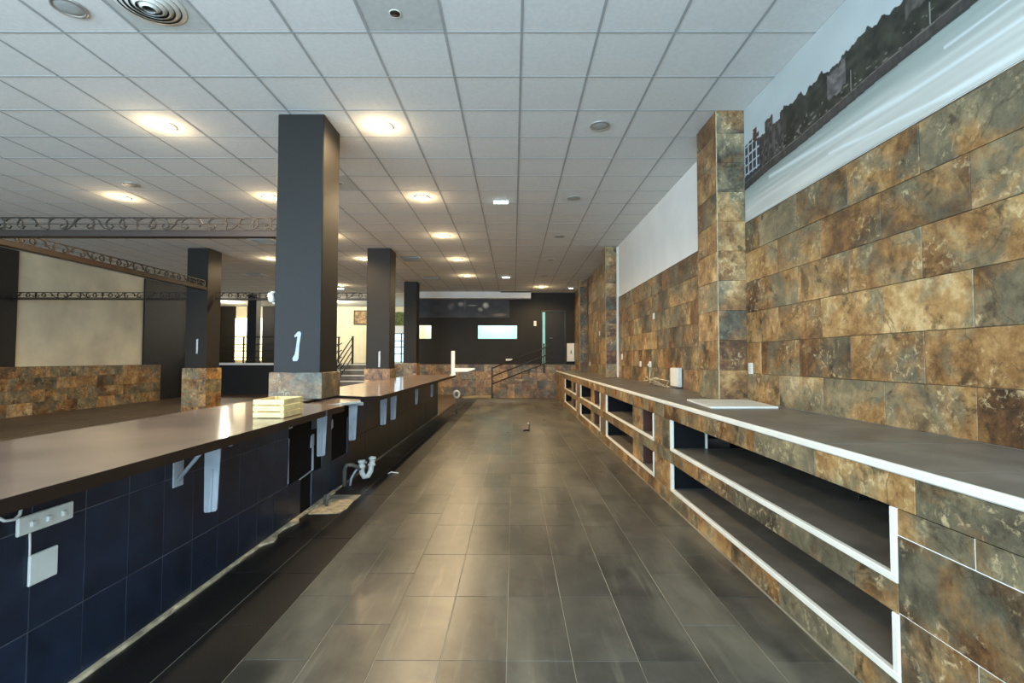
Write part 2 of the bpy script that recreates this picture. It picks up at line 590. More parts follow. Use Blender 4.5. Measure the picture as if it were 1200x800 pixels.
def tile_field(parent, axis, face, u0, u1, v0, v1, tw, th, phase, thick=0.010, vstart=None, gap=0.0018, mat='slate', half=True, flip=1, skip=None, name='wall_tile'):
    """running-bond tiles on a plane x=face (u runs along y) or y=face (u runs along x); proud towards -axis"""
    v = vstart if vstart is not None else v0
    row = 0
    while v < v1 - 0.01:
        a, b = max(v, v0), min(v + th, v1)
        off = (tw / 2 if (row % 2 and half) else 0)
        k0 = math.floor((u0 - phase - off) / tw)
        u = phase + off + k0 * tw
        while u < u1 - 0.01:
            p, q = max(u, u0), min(u + tw, u1)
            if q - p > 0.02 and b - a > 0.02 and not (skip and skip((p + q) / 2, (a + b) / 2)):
                t = thick + random.uniform(-0.0015, 0.0015)
                if axis == 'x':
                    box(name, tuple(sorted((face, face - flip * t))), (p + gap, q - gap), (a + gap, b - gap), mat, parent, c=0.002)
                else:
                    box(name, (p + gap, q - gap), tuple(sorted((face, face - flip * t))), (a + gap, b - gap), mat, parent, c=0.002)
            u += tw
        v += th
        row += 1


# slate-look tiles on the long wall
tile_field(wall_right, 'x', XR, 1.25, 4.92, 0.985, 2.79, 0.613, 0.303, 2.487, vstart=0.958)
tile_field(wall_right, 'x', XR, 5.45, 10.98, 0.985, 2.79, 0.613, 0.303, 2.487, vstart=0.958)
tile_field(wall_right, 'x', XR, 11.46, 15.55, 0.985, CZ - 0.01, 0.613, 0.303, 2.487, vstart=0.958)
tile_field(wall_right, 'x', XR, 16.0, 18.75, DADO, CZ - 0.01, 0.613, 0.303, 2.487, vstart=0.958)
# dado of the end wall and low wall of the raised level
tile_field(wall_back, 'y', YB, -3.9, XR - .02, 0.0, DADO, 0.613, 0.303, -3.9)
low = box('low_wall', (XL, XL + 0.14), (5.0, 16.2), (0, DADO), 'grout_dark', c=0.004)
tag(low, 'low slate-tiled wall along the foot of the stained white hall wall', 'low wall')
tile_field(low, 'x', XL + 0.14, 7.0, 16.2, 0.0, DADO, 0.613, 0.303, 7.0, flip=-1)
tile_field(low, 'y', 16.2, XL, XL + 0.14, 0.0, DADO, 0.613, 0.303, XL, flip=-1)

# charcoal window frames in the end wall (rooms behind are lit)
for n, (a, b) in enumerate(((-3.70, -3.16), (-1.42, 0.16))):
    wdw = add('window_%d' % (n + 1), None, ((a + b) / 2, YB, 2.14), kind='structure')
    for x0, x1, z0, z1 in ((a, b, 2.14, 2.17), (a, b, 2.69, 2.72), (a, a + .03, 2.17, 2.69), (b - .03, b, 2.17, 2.69)):
        box('window_frame', (x0, x1), (YB - 0.015, YB + 0.13), (z0, z1), 'black', wdw, c=0.003)
door = add('door_1', None, (1.55, YB, DADO), kind='structure')
for x0, x1, z0, z1 in ((1.06, 1.11, DADO, 3.25), (1.98, 2.03, DADO, 3.25), (1.06, 2.03, 3.22, 3.28)):
    box('door_frame', (x0, x1), (YB - 0.03, YB + 0.14), (z0, z1), 'steel', door, c=0.003)
leaf = box('door_leaf', (1.22, 1.97), (YB + 0.04, YB + 0.09), (DADO + .01, 3.21), 'black', door, c=0.003)
tube('door_handle', [(1.40, YB + .04, 2.2), (1.40, YB - .01, 2.2), (1.50, YB - .01, 2.2)], 0.011, 'chrome', leaf, 6)

# rooms behind the end wall, lit by lamps of their own
box('floor_kitchen', (-3.95, XR + .2), (YB + .12, 21.6), (DADO - .1, DADO), 'shelf', c=0, kind='structure')
box('ceiling_kitchen', (-3.95, XR + .2), (YB + .2, 21.6), (CZ, CZ + .1), 'ctile', c=0, kind='structure')
box('wall_kitchen_back', (-3.95, XR + .2), (21.5, 21.6), (DADO, CZ), 'cyan_wall', c=0, kind='structure')
box('wall_kitchen_partition', (-2.4, -2.3), (YB + .12, 21.5), (DADO, CZ), 'cream_wall', c=0, kind='structure')
box('wall_kitchen_side', (-4.0, -3.95), (YB + .12, 21.6), (DADO, CZ), 'cream_wall', c=0, kind='structure')
box('wall_kitchen_end', (XR, XR + .2), (YB + .12, 21.6), (DADO, CZ), 'cyan_wall', c=0, kind='structure')

# raised room beyond the stairs
box('floor_raised', (-18, -3.95), (YB, 24.2), (DADO - .2, DADO), 'shelf', c=0, kind='structure')
box('ceiling_raised', (-18, -3.95), (YB + .2, 24.2), (CZ + .002, CZ + .15), 'ctile', c=0, kind='structure')
wall_far = box('wall_far', (-18, -3.95), (24.0, 24.2), (DADO, CZ), 'cream_wall', c=0, kind='structure')
box('wall_far_side', (-18.2, -18), (YB, 24.2), (0, CZ), 'cream_wall', c=0, kind='structure')
box('wall_hall_back', (XL - 6, XL + 0.05), (YB, YB + .15), (0, CZ), 'black', c=0, kind='structure')
box('black_wall_panel', (-18, -13.75), (23.96, 24.0), (DADO, CZ), 'black_wall', wall_far, c=0)
box('black_wall_panel', (-13.15, -12.78), (23.90, 24.0), (DADO, CZ), 'black', wall_far, c=0)
box('black_wall_panel', (-12.42, -9.6), (23.96, 24.0), (DADO, CZ), 'black', wall_far, c=0)
plinth = box('platform_front', (XL + .05, -6.75), (YB - .06, YB), (0, DADO - .05), 'black', c=0.004, kind='structure')
box('platform_cap', (XL + .05, -6.75), (YB - .09, YB + .25), (DADO - .05, DADO + .03), 'white_wall', plinth, c=0.004)
box('platform_front_return', (-5.4, -3.95), (YB - .06, YB), (0, DADO), 'black', c=0.004, kind='structure')
tile_field(bpy.data.objects['platform_front_return'], 'y', YB - .06, -5.4, -3.95, 0, DADO, 0.613, 0.303, -5.4)

for n, (a, b) in enumerate(((-13.75, -13.15), (-12.78, -12.42))):
    wdw = add('window_%d' % (n + 3), None, ((a + b) / 2, 24, 1.3), kind='structure')
    box('window_pane', (a, b), (23.95, 23.97), (1.28, 3.40), 'glass_cream', wdw, c=0)
    for zz in (1.28, 1.9, 2.5, 3.38):
        box('glazing_bar', (a, b), (23.93, 23.95), (zz, zz + .025), 'black', wdw, c=0)
wdw = add('window_5', None, (-5.6, 24, 1.2), kind='structure')
box('window_pane', (-6.4, -4.9), (23.95, 23.97), (1.25, 2.62), 'glass_blue', wdw, c=0)
box('window_head', (-6.4, -4.9), (23.94, 23.97), (2.62, 3.0), 'white_wall', wdw, c=0)
for zz in (1.62, 1.95, 2.25, 2.60):
    box('glazing_bar', (-6.4, -4.9), (23.91, 23.95), (zz, zz + .035), 'black', wdw, c=0)
for xx in (-6.4, -5.55, -4.95):
    box('glazing_bar', (xx, xx + .05), (23.90, 23.95), (1.2, 2.62), 'black', wdw, c=0)
arc = [(-5.65 + .75 * math.cos(a), 3.04 + .66 * math.sin(a)) for a in [math.pi * k / 14 for k in range(15)]]
ga = add('garden_picture', prism_me(arc, 23.93, 23.97, 'y', 'green'), (0, 0, 0))
tag(ga, 'arched greenery picture above the far window beyond the pillars', 'picture')
pic = add('wall_picture', None, (-7.5, 23.98, 3.08))
tag(pic, 'small brown framed picture high on the cream far wall', 'picture')
box('print', (-7.86, -6.9), (23.95, 23.985), (3.10, 3.74), 'picture', pic, c=0)
for x0, x1, z0, z1 in ((-7.9, -6.86, 3.72, 3.77), (-7.9, -6.86, 3.06, 3.11), (-7.9, -7.85, 3.11, 3.72), (-6.91, -6.86, 3.11, 3.72)):
    box('frame', (x0, x1), (23.94, 24.0), (z0, z1), 'black', pic, c=0.003)

# ------------------------------------------------------------------ stairs
st = thing('stair_flight', (0.2, 17.4, 0), 'tile-clad stair rising to the dark door in the end wall', 'stairs')
NS = 7
for k in range(NS):
    z1 = DADO * (k + 1) / NS
    x0 = -0.75 + 1.85 * k / NS
    x1 = -0.75 + 1.85 * (k + 1) / NS if k < NS - 1 else XR - 0.012
    box('step', (x0, x1), (17.40, YB - 0.012), (0, z1), 'shelf', st, c=0.004)
    for i in range(4):
        za, zb = i * .303, min((i + 1) * .303, z1)
        if zb - za > 0.03:
            u_ = x0
            while u_ < x1 - 0.02:
                ub = min(u_ + .613, x1)
                box('side_tile', (u_ + .001, ub - .001), (17.386, 17.40), (za + .0015, zb - .0015), 'slate', st, c=0.002)
                u_ = ub
rl = thing('stair_railing', (-0.757, 17.36, 0), 'dark steel handrail sloping up the stair to the end wall door', 'railing')
box('post', (-0.79, -0.74), (17.31, 17.36), (0, 1.10), 'steel', rl, c=0.004)
box('post', (1.05, 1.10), (17.31, 17.36), (0.9, 1.95), 'steel', rl, c=0.004)
for dz in (0.0, -0.29, -0.56):
    tube('rail', [(-0.765, 17.335, 1.06 + dz), (1.075, 17.335, 1.78 + dz), (1.35, 17.335, 1.92 + dz)], 0.022, 'steel', rl, 6)
st2 = thing('stair_flight', (-5.9, 17, 0), 'wide grey steps up to the cream-walled room beside the middle pillar', 'stairs')
for k in range(6):
    box('step', (-6.75, -5.0), (YB - .06 - .3 * (6 - k), YB - .06 - .3 * (5 - k)), (0, DADO * (k + 1) / 6), 'shelf', st2, c=0.006)
    box('step_nosing', (-6.75, -5.0), (YB - .075 - .3 * (6 - k), YB - .06 - .3 * (6 - k)), (DADO * (k + 1) / 6 - .035, DADO * (k + 1) / 6), 'white_wall', st2, c=0.002)
rl2 = thing('stair_railing', (-6.15, 17.4, 0), 'short black stepped handrail beside the grey steps to the cream room', 'railing')
for y, z, zb_ in ((16.9, 1.30, 0), (18.6, 2.25, DADO)):
    box('post', (-6.19, -6.13), (y - .03, y + .03), (zb_, z), 'black', rl2, c=0.003)
box('post', (-6.60, -6.55), (17.5, 17.54), (0.394, 1.80), 'black', rl2, c=0.003)
for dz in (0, -0.25, -0.5, -0.75):
    tube('rail', [(-6.16, 16.9, 1.28 + dz), (-6.16, 18.6, 2.22 + dz)], 0.02, 'black', rl2, 6)
    tube('rail', [(-7.0, 17.4, 1.45 + dz), (-6.16, 17.45, 1.95 + dz)], 0.018, 'black', rl2, 6)
pr = thing('platform_railing', (-9, YB + .1, DADO), 'black horizontal-bar railing on the raised platform behind the square pillars', 'railing')
for z in (1.40, 1.66, 1.92, 2.2):
    box('rail', (XL + .05, -6.75), (YB + .08, YB + .11), (z, z + .035), 'black', pr, c=0.003)
for xx in (-11.8, -10.5, -9.2, -8.0, -6.8):
    box('post', (xx - .025, xx + .025), (YB + .07, YB + .12), (DADO + .03, 2.24), 'black', pr, c=0.003)
pp = thing('black_post', (-10.1, YB + .6, DADO), 'black square post behind the platform railing', 'post')
box('shaft', (-10.6, -10.25), (YB + .5, YB + .85), (DADO + .01, CZ - .01), 'black', pp, c=0.006)
box('collar', (-10.63, -10.22), (YB + .47, YB + .88), (DADO, DADO + .1), 'black_wall', pp, c=0.004)

# ------------------------------------------------------------------ pillars
ONE = [(-.030, 0), (.010, .002), (.024, .03), (.026, .08), (.030, .16), (.046, .285), (.036, .305), (.012, .302), (-.022, .262), (-.018, .245), (.010, .258), (-.002, .15), (-.014, .07), (-.038, .03)]
DASH = [(-.022, 0), (.014, .0), (.022, .12), (.020, .33), (.028, .36), (.006, .372), (-.022, .352), (-.020, .2)]


def pillar(label, x0, x1, y0, y1, zb, ztile, over, mark=None):
    p = thing('pillar', ((x0 + x1) / 2, (y0 + y1) / 2, zb), label, 'pillar', 'square dark pillars of the hall')
    box('shaft', (x0, x1), (y0, y1), (zb, CZ - 0.001), 'pillar', p, c=0.008)
    a0, a1, b0, b1 = x0 - over, x1 + over, y0 - over, y1 + over
    base = box('plinth', (a0 + .012, a1 - .012), (b0 + .012, b1 - .012), (zb, ztile - .002), 'grout_dark', p, c=0.002)
    z = zb
    while z < ztile - .02:
        zz = min(z + .303, ztile) if ztile - z > .33 else ztile
        xm = a0 + (a1 - a0) * (1.0 if zb > .5 else .7)
        for xa, xb in ((a0, xm), (xm, a1)):
            if xb - xa > .05:
                box('plinth_tile', (xa + .001, xb - .001), (b0, b0 + .012), (z + .001, zz - .001), 'slate', base, c=0.002)
        box('plinth_tile', (a1 - .012, a1), (b0 + .013, b1), (z + .001, zz - .001), 'slate', base, c=0.002)
        box('plinth_tile', (a0, a0 + .012), (b0 + .013, b1), (z + .001, zz - .001), 'slate', base, c=0.002)
        z = zz
    if mark:
        shape, mx, mz, sc = mark
        add('paint_mark', prism_me([(u * sc, v * sc) for u, v in shape], -.003, 0.0, 'y', 'paint'), (mx, y0, mz), p, label='pale brushed paint mark')
    return p


pillar('tall charcoal pillar rising through the brown bar worktop behind the crate', -2.47, -1.985, 5.0, 5.46, 0.987, 1.255, 0.03, (ONE, -2.235, 1.37, 1.0))
pillar('charcoal pillar behind the bar, with a picture wall and steps beside it', -3.40, -2.86, 11.2, 11.72, 0.0, 1.165, 0.03, (DASH, -3.09, 1.2, 1.0))
pillar('slimmest charcoal pillar, farthest behind the bar near the end wall', -3.65, -3.22, 16.1, 16.55, 0.0, 1.25, 0.03)
pillar('charcoal pillar out in the hall where the hanging trusses meet', -7.58, -7.09, 11.2, 11.72, 0.0, 1.17, 0.035, (DASH, -7.30, 1.5, 0.92))


def tiled_column(label, x0, y0, y1, zb, rows_mat='slate'):
    c = thing('tiled_column', ((x0 + XR) / 2, (y0 + y1) / 2, zb), label, 'column', 'slate-tiled wall columns')
    box('core', (x0 + .012, XR - .001), (y0 + .012, y1), (zb, CZ - .002), 'grout_dark', c, c=0)
    z = zb
    while z < CZ - .02:
        zz = min(z + .303, CZ - .003)
        box('front_tile', (x0 + .002, XR - .002), (y0, y0 + .012), (z + .001, zz - .001), rows_mat, c, c=0.002)
        box('side_tile', (x0, x0 + .012), (y0 + .014, y1), (z + .001, zz - .001), rows_mat, c, c=0.002)
        z = zz
    box('corner_trim', (x0 - .004, x0 + .003), (y0 - .004, y0 + .003), (zb, CZ - .003), 'mortar', c, c=0.001)
    return c


tiled_column('broad slate-tiled column dividing the river mural from the white wall', 2.07, 4.92, 5.45, 0.987)
c2 = tiled_column('slate-tiled column with a white pipe up its edge', 2.08, 10.98, 11.46, 0.987)
box('white_pipe', (2.315, 2.36), (10.90, 10.97), (0.99, CZ - .02), 'white_trim', c2, c=0.008)
tiled_column('narrow slate-tiled column nearest the end wall door', 2.12, 15.55, 16.0, 0.987)

# ------------------------------------------------------------------ mural and banner prints
def value_noise(h, w_, cell, seed):
    rng = np.random.default_rng(seed)
    gy, gx = int(h / cell[0]) + 3, int(w_ / cell[1]) + 3
    gr = rng.random((gy, gx))
    y, x = np.arange(h) / cell[0], np.arange(w_) / cell[1]
    yi, xi = y.astype(int), x.astype(int)
    fy, fx = (y - yi)[:, None], (x - xi)[None, :]
    fy, fx = fy * fy * (3 - 2 * fy), fx * fx * (3 - 2 * fx)
    A, B = gr[yi][:, xi], gr[yi][:, xi + 1]
    C_, D = gr[yi + 1][:, xi], gr[yi + 1][:, xi + 1]
    return (A * (1 - fx) + B * fx) * (1 - fy) + (C_ * (1 - fx) + D * fx) * fy


def print_panel(name, origin, du, dv, img, mat, thick_dir, t):
    """flat printed panel: img[h,w,3] srgb 0-255, row 0 = bottom; du,dv world vectors across the panel; a back face gives it thickness"""
    h, w_ = img.shape[:2]
    uu, vv = np.meshgrid(np.linspace(0, 1, w_), np.linspace(0, 1, h))
    P = np.array(origin)[None, None] + uu[..., None] * np.array(du) + vv[..., None] * np.array(dv)
    v = P.reshape(-1, 3)
    idx = np.arange(h * w_).reshape(h, w_)
    q = np.stack([idx[:-1, :-1], idx[:-1, 1:], idx[1:, 1:], idx[1:, :-1]], -1).reshape(-1, 4)
    cor = [0, w_ - 1, h * w_ - 1, (h - 1) * w_]
    n = len(v)
    back = v[cor] + np.array(thick_dir) * t
    rim = [list(map(int, idx[0, :])) + [n + 1, n], list(map(int, idx[:, -1])) + [n + 2, n + 1], list(map(int, idx[-1, ::-1])) + [n + 3, n + 2], list(map(int, idx[::-1, 0])) + [n, n + 3]]
    faces = [tuple(map(int, a)) for a in q] + rim + [(n + 3, n + 2, n + 1, n)]
    c = np.vstack([v, back])
    o0 = c.mean(0)
    me = bpy.data.meshes.new(name)
    me.from_pydata((c - o0).tolist(), [], faces)
    s = np.clip(img.reshape(-1, 3) / 255.0, 0, 1)
    l_ = np.where(s <= 0.04045, s / 12.92, ((s + 0.055) / 1.055) ** 2.4)
    cc = np.ones((len(c), 4))
    cc[:n, :3] = l_
    cc[n:, :3] = 0.4
    a = me.color_attributes.new('print', 'FLOAT_COLOR', 'POINT')
    a.data.foreach_set('color', cc.ravel())
    me.materials.append(M[mat])
    return add(name, me, o0)


def mural():
    W, H = 520, 230
    y = np.linspace(1.3, 4.915, W)[None, :].repeat(H, 0)
    z = np.linspace(2.795, CZ - .004, H)[:, None].repeat(W, 1)
    rng = np.random.default_rng(3)
    n1 = value_noise(H, W, (9, 9), 1)
    n2 = value_noise(H, W, (4, 4), 2)
    n3 = value_noise(H, W, (30, 60), 5)
    n4 = value_noise(H, W, (14, 3), 6)
    img = np.zeros((H, W, 3))
    sky = np.array([188, 196, 196])[None, None] + (n3[..., None] - .5) * 18
    img[:] = sky
    nl = value_noise(1, W, (1, 10), 7)[0]
    nl2 = value_noise(1, W, (1, 3), 8)[0]
    yy = y[0]
    top = 3.585 + (nl - .5) * .07 + (nl2 - .5) * .03
    top = np.where(yy > 4.25, 3.57 + .05 * np.sign(np.sin(yy * 23)) + .02 * nl2, top)
    top = np.where(yy > 4.62, 3.60 - (yy - 4.62) * .12, top)
    top = np.where((yy > 4.66) & (yy < 4.74), 3.66, top)
    top = np.where(yy < 3.1, top + (3.1 - yy) * .10, top)
    wat = np.interp(yy, [1.3, 2.4, 3.1, 3.9, 4.45, 4.92], [3.20, 3.22, 3.205, 3.16, 3.15, 3.115])
    land = (z < top[None]) & (z > wat[None])
    trees = np.array([46, 46, 38])[None, None] * (0.45 + 0.75 * n1 + 0.35 * n2)[..., None]
    img[land] = trees[land]
    # far town buildings, soft and dark
    bld = land & (y > 4.20) & (y < 4.62)
    fac = np.array([96, 90, 86])[None, None] * (0.45 + .6 * n4)[..., None]
    img[bld] = fac[bld]
    win = bld & (np.sin(y * 70 + n1 * 2) > .45) & (np.sin(z * 80) > .2)
    img[win] = (46, 44, 44)
    roof = bld & (z > top[None] - .035)
    img[roof] = (72, 58, 52)
    b2 = land & (y > 4.62)
    img[b2] = (60, 62, 66)
    img[b2 & (np.abs(np.sin(y * 40)) > .93) & (z > 3.25)] = (190, 194, 198)
    img[b2 & (np.abs(np.sin(z * 34 + .4)) > .96) & (z > 3.25)] = (180, 184, 188)
    img[land & (y > 4.66) & (y < 4.72) & (z > 3.52)] = (88, 54, 54)
    for c0, wd, hh, col in ((3.50, .10, .17, (108, 102, 100)), (2.80, .07, .10, (88, 84, 78)), (2.55, .06, .09, (84, 74, 68))):
        m_ = land & (np.abs(y - c0) < wd) & (z > top[None] - hh - .05) & (z < top[None] - .03)
        img[m_] = (np.array(col)[None, None] * (.7 + .5 * n2)[..., None])[m_]
    speck = land & (z < 3.38) & (z > wat[None] + .09) & (n2 > .84) & (y < 4.5)
    img[speck] = (122, 118, 108)
    for c0 in (3.35, 2.70):
        img[land & (np.abs(y - c0) < .003) & (z < 3.43)] = (150, 148, 140)
    quay = (z > wat[None]) & (z < wat[None] + .085)
    img[quay] = (np.array([78, 72, 68])[None, None] * (0.65 + .4 * n4)[..., None])[quay]
    img[(z > wat[None] + .075) & (z < wat[None] + .083)] = (112, 106, 98)
    img[(z > wat[None]) & (z < wat[None] + .02)] = (54, 52, 50)
    water = z <= wat[None]
    ns = value_noise(H, W, (5, 90), 11)
    dep = np.clip((wat[None] - z) / .22, 0, 1)
    wc = np.array([142, 154, 148])[None, None] * (1 - dep[..., None]) + np.array([200, 200, 192])[None, None] * dep[..., None]
    wc = wc * (0.93 + .14 * ns)[..., None]
    img[water] = wc[water]
    for (ya, za, yb, zb, th) in ((4.45, 3.085, 2.9, 2.995, .012), (2.9, 2.995, 1.3, 2.975, .010), (2.62, 3.112, 1.3, 3.112, .006), (3.6, 2.94, 2.6, 2.835, .008), (2.6, 2.835, 1.3, 2.812, .010)):
        lz = np.interp(y, [yb, ya], [zb, za])
        m_ = water & (y <= ya) & (y >= yb)
        k = np.exp(-((z - lz - (ns - .5) * .02) / (th * 1.5)) ** 2)[..., None] * m_[..., None] * .6
        img = img * (1 - k) + np.array([238, 244, 244]) * k
    o = print_panel('wall_mural', (XR - .006, 1.3, 2.795), (0, 3.615, 0), (0, 0, CZ - .004 - 2.795), img[:, ::1], 'mural', (1, 0, 0), .006)
    tag(o, 'printed riverside town mural above the slate tiles', 'mural')


mural()


def banner():
    W, H = 260, 52
    x = np.linspace(-3.9, -0.17, W)[None, :].repeat(H, 0)
    z = np.linspace(2.99, 3.68, H)[:, None].repeat(W, 1)
    n1 = value_noise(H, W, (10, 16), 21)
    img = np.array([40, 34, 30])[None, None] * (.7 + .7 * n1)[..., None]
    img = img + (np.clip((3.25 - z) / .3, 0, 1) * 16)[..., None]
    for cx, cz, rx, rz, col in ((-2.05, 3.50, .11, .10, (150, 142, 132)), (-1.08, 3.46, .13, .12, (196, 190, 180)), (-1.30, 3.30, .10, .08, (170, 160, 148)), (-2.42, 3.42, .14, .14, (100, 92, 84)), (-1.62, 3.46, .20, .03, (150, 140, 126)), (-0.55, 3.1, .28, .06, (110, 96, 82)), (-1.9, 3.5, .05, .2, (90, 84, 78))):
        k = np.exp(-(((x - cx) / rx) ** 2 + ((z - cz) / rz) ** 2) ** 2)[..., None]
        img = img * (1 - k) + np.array(col) * k * (.75 + .5 * n1)[..., None]
    o = print_panel('dark_banner', (-3.9, YB - .008, 2.99), (3.73, 0, 0), (0, 0, .69), img, 'banner', (0, 1, 0), .006)
    tag(o, 'dark printed banner with pale blurred shapes high on the end wall', 'banner')


banner()
bh = thing('white_bulkhead', (-1.6, YB - .2, 3.7), 'long white boxed pelmet under the ceiling above the dark banner', 'pelmet')
box('casing', (-3.9, 0.65), (YB - .35, YB - .009), (3.70, CZ - .004), 'white_wall', bh, c=0.005)
box('black_track', (-0.5, 0.64), (YB - .40, YB - .352), (CZ - .035, CZ - .004), 'black', bh, c=0.003)

# ------------------------------------------------------------------ bar on the hall side
bar = thing('bar_counter', (-2.2, 6.3, 0), 'long bar base clad in navy tiles beneath the brown worktop', 'bar')
box('body', (-2.45, -1.912), (0.3, 12.25), (0, 0.932), 'void', bar, c=0.004)
rows = ((0.004, 0.322), (0.326, 0.726), (0.730, 0.930))
y = 0.716
bed = []
while y < 5.62:
    yb = min(y + 0.2445, 5.66)
    for r, (za, zb) in enumerate(rows):
        yc = (y + yb) / 2
        hole = (r >= 1 and 4.13 < yc < 4.62) or (r == 1 and 4.62 < yc < 4.86) or (r == 2 and 5.1 < yc < 5.64) or (r == 1 and 5.12 < yc < 5.62) or (r == 0 and 4.36 < yc < 4.64)
        if not hole:
            bed.append((-1.9125, -1.9025, y, yb, max(za - .004, 0), zb))
            box('wall_tile', (-1.912, -1.900 + random.uniform(-.0012, .0008)), (y + .0012, yb - .0012), (za, zb), 'blue', bar, c=0.0015)
    y = yb
while y < 12.2:
    yb = min(y + 0.61, 12.25)
    for za, zb in ((0.004, 0.46), (0.464, 0.93)):
        box('wall_tile', (-1.912, -1.900 + random.uniform(-.0012, .0008)), (y + .0015, yb - .0015), (za, zb), 'panel_black', bar, c=0.0015)
    y = yb
box('end_panel', (-2.45, -1.9), (12.252, 12.268), (0, .93), 'panel_black', bar, c=0.002)
joined_boxes('grout_bed', bed, 'bar_grout', bar)
# torn edges of adhesive where tiles came off
for ya, yb, za, zb in ((4.145, 4.20, .80, .925), (4.60, 4.66, .56, .68), (5.10, 5.15, .66, .76), (4.36, 4.62, .318, .345), (4.64, 4.66, .34, .62), (4.13, 4.145, .34, .72)):
    pts = [(ya, za), (yb, za + random.uniform(0, .02)), (yb - random.uniform(0, .015), zb), (ya + random.uniform(0, .015), zb - random.uniform(0, .03))]
    add('adhesive_remnant', prism_me(pts, -1.914, -1.897, 'x', 'grey_white'), (0, 0, 0), bar)
for yy in (1.62, 4.05, 3.92, 3.15, 3.3):
    box('adhesive_remnant', (-1.9, -1.893), (yy, yy + random.uniform(.02, .05)), (.885 + random.uniform(-.02, .02), .925), 'grey_white', bar, c=0.003)
# ragged mortar line at the foot
pts, bk = [], []
y = 1.5
while y < 5.2:
    wdt = random.uniform(.004, .026) + (.012 + .05 * random.random() if 3.7 < y < 5.1 else 0)
    pts.append((-1.9 + wdt, y))
    y += .09
poly = [(-1.9, 1.5)] + pts + [(-1.9, 5.2)]
add('mortar_line', prism_me(poly, -.006, .014, 'z', 'mortar'), (0, 0, 0), bar)


def worktop(name, poly, z0, z1, label, cat='worktop'):
    t = thing(name, (sum(p[0] for p in poly) / len(poly), sum(p[1] for p in poly) / len(poly), z0), label, cat)
    me = prism_me(poly, z0, z1 - .002, 'z', 'worktop_edge')
    add('slab', me, (0, 0, 0), t)
    add('top_surface', prism_me([(p[0], p[1]) for p in poly], z1 - .002, z1, 'z', 'worktop'), (0, 0, 0), t)
    return t


worktop('bar_worktop', [(-2.54, 0.2), (-1.505, 0.2), (-1.505, 3.90), (-1.515, 3.905), (-1.515, 3.94), (-1.505, 3.945), (-1.49, 4.30), (-2.03, 4.55), (-2.03, 4.97), (-2.54, 4.97)], 0.935, 0.985, 'glossy brown bar worktop carrying the small wooden crate')
worktop('bar_worktop', [(-2.54, 5.50), (-2.03, 5.50), (-1.62, 5.30), (-1.475, 5.45), (-1.46, 12.28), (-2.54, 12.28)], 0.935, 0.985, 'glossy brown bar worktop running on behind the tall pillar')
ld = thing('loose_board', (-1.75, 4.9, .935), 'loose raw-edged board bridging the broken gap in the bar worktop', 'board')
add('board', prism_me([(-2.02, 4.58), (-1.86, 4.50), (-1.60, 5.10), (-1.66, 5.28), (-2.02, 5.46)], .935, .958, 'z', 'worktop'), (0, 0, 0), ld)
add('white_edge', prism_me([(-1.86, 4.50), (-1.855, 4.495), (-1.595, 5.095), (-1.60, 5.10)], .935, .958, 'z', 'white_trim'), (0, 0, 0), ld)


def bracket(yc, label, full=False, arm=True, x_in=-1.752, x_out=-1.662, zt=.90, zb=.535):
    b = thing('worktop_bracket', (-1.75, yc, zb), label, 'bracket', 'white metal brackets under the bar worktop')
    add('leg', prism_me([(x_in, zt), (x_out, zt), (x_out - .014, zb + .01), (x_out - .022, zb), (x_in + .010, zb - .008), (x_in + .004, zb)], yc - .004, yc + .004, 'y', 'grey_white'), (0, 0, 0), b)
    add('leg_flange', prism_me([((x_in + x_out) / 2 + .004, zt - .13), ((x_in + x_out) / 2 + .012, zt - .13), ((x_in + x_out) / 2 + .006, zb), ((x_in + x_out) / 2 - .004, zb)], yc - .022, yc - .004, 'y', 'grey_white'), (0, 0, 0), b)
    if arm:
        box('arm', (-1.90, -1.60), (yc - .012, yc + .012), (zt, .934), 'grey_white', b, c=0.003)
    if full:
        box('wall_plate', (-1.9, -1.892), (yc - .05, yc + .035), (.675, .83), 'grey_white', b, c=0.003)
        tube('strut', [(-1.885, yc - .02, .715), (x_in - .005, yc - .01, zt - .02), (x_in + .02, yc - .005, zt - .005)], .011, 'grey_white', b, 8)
        for z in (.70, .80):
            add('screw', lathe_me([(0, 0), (.006, 0), (.006, .004), (0, .004)], 'chrome', 8), (-1.892, yc + .012, z), b, rot=(0, math.radians(90), 0))
    return b


bracket(2.78, 'white bracket with a slanted strut and wall plate on the navy tiles', full=True)
bracket(4.36, 'white bracket leg hanging in front of the missing navy tiles', arm=False)
bracket(5.20, 'white bracket leg with a top arm in the worktop gap beside the pillar')
bracket(6.42, 'white bracket leg, nearer of the pair just past the worktop gap')
bracket(6.95, 'white bracket leg, farther of the pair just past the worktop gap')
bracket(8.60, 'pale bracket leg halfway along the black part of the bar', x_in=-1.735, x_out=-1.675, zb=.6)
bracket(10.2, 'pale bracket leg toward the far end of the bar', x_in=-1.735, x_out=-1.675, zb=.6)

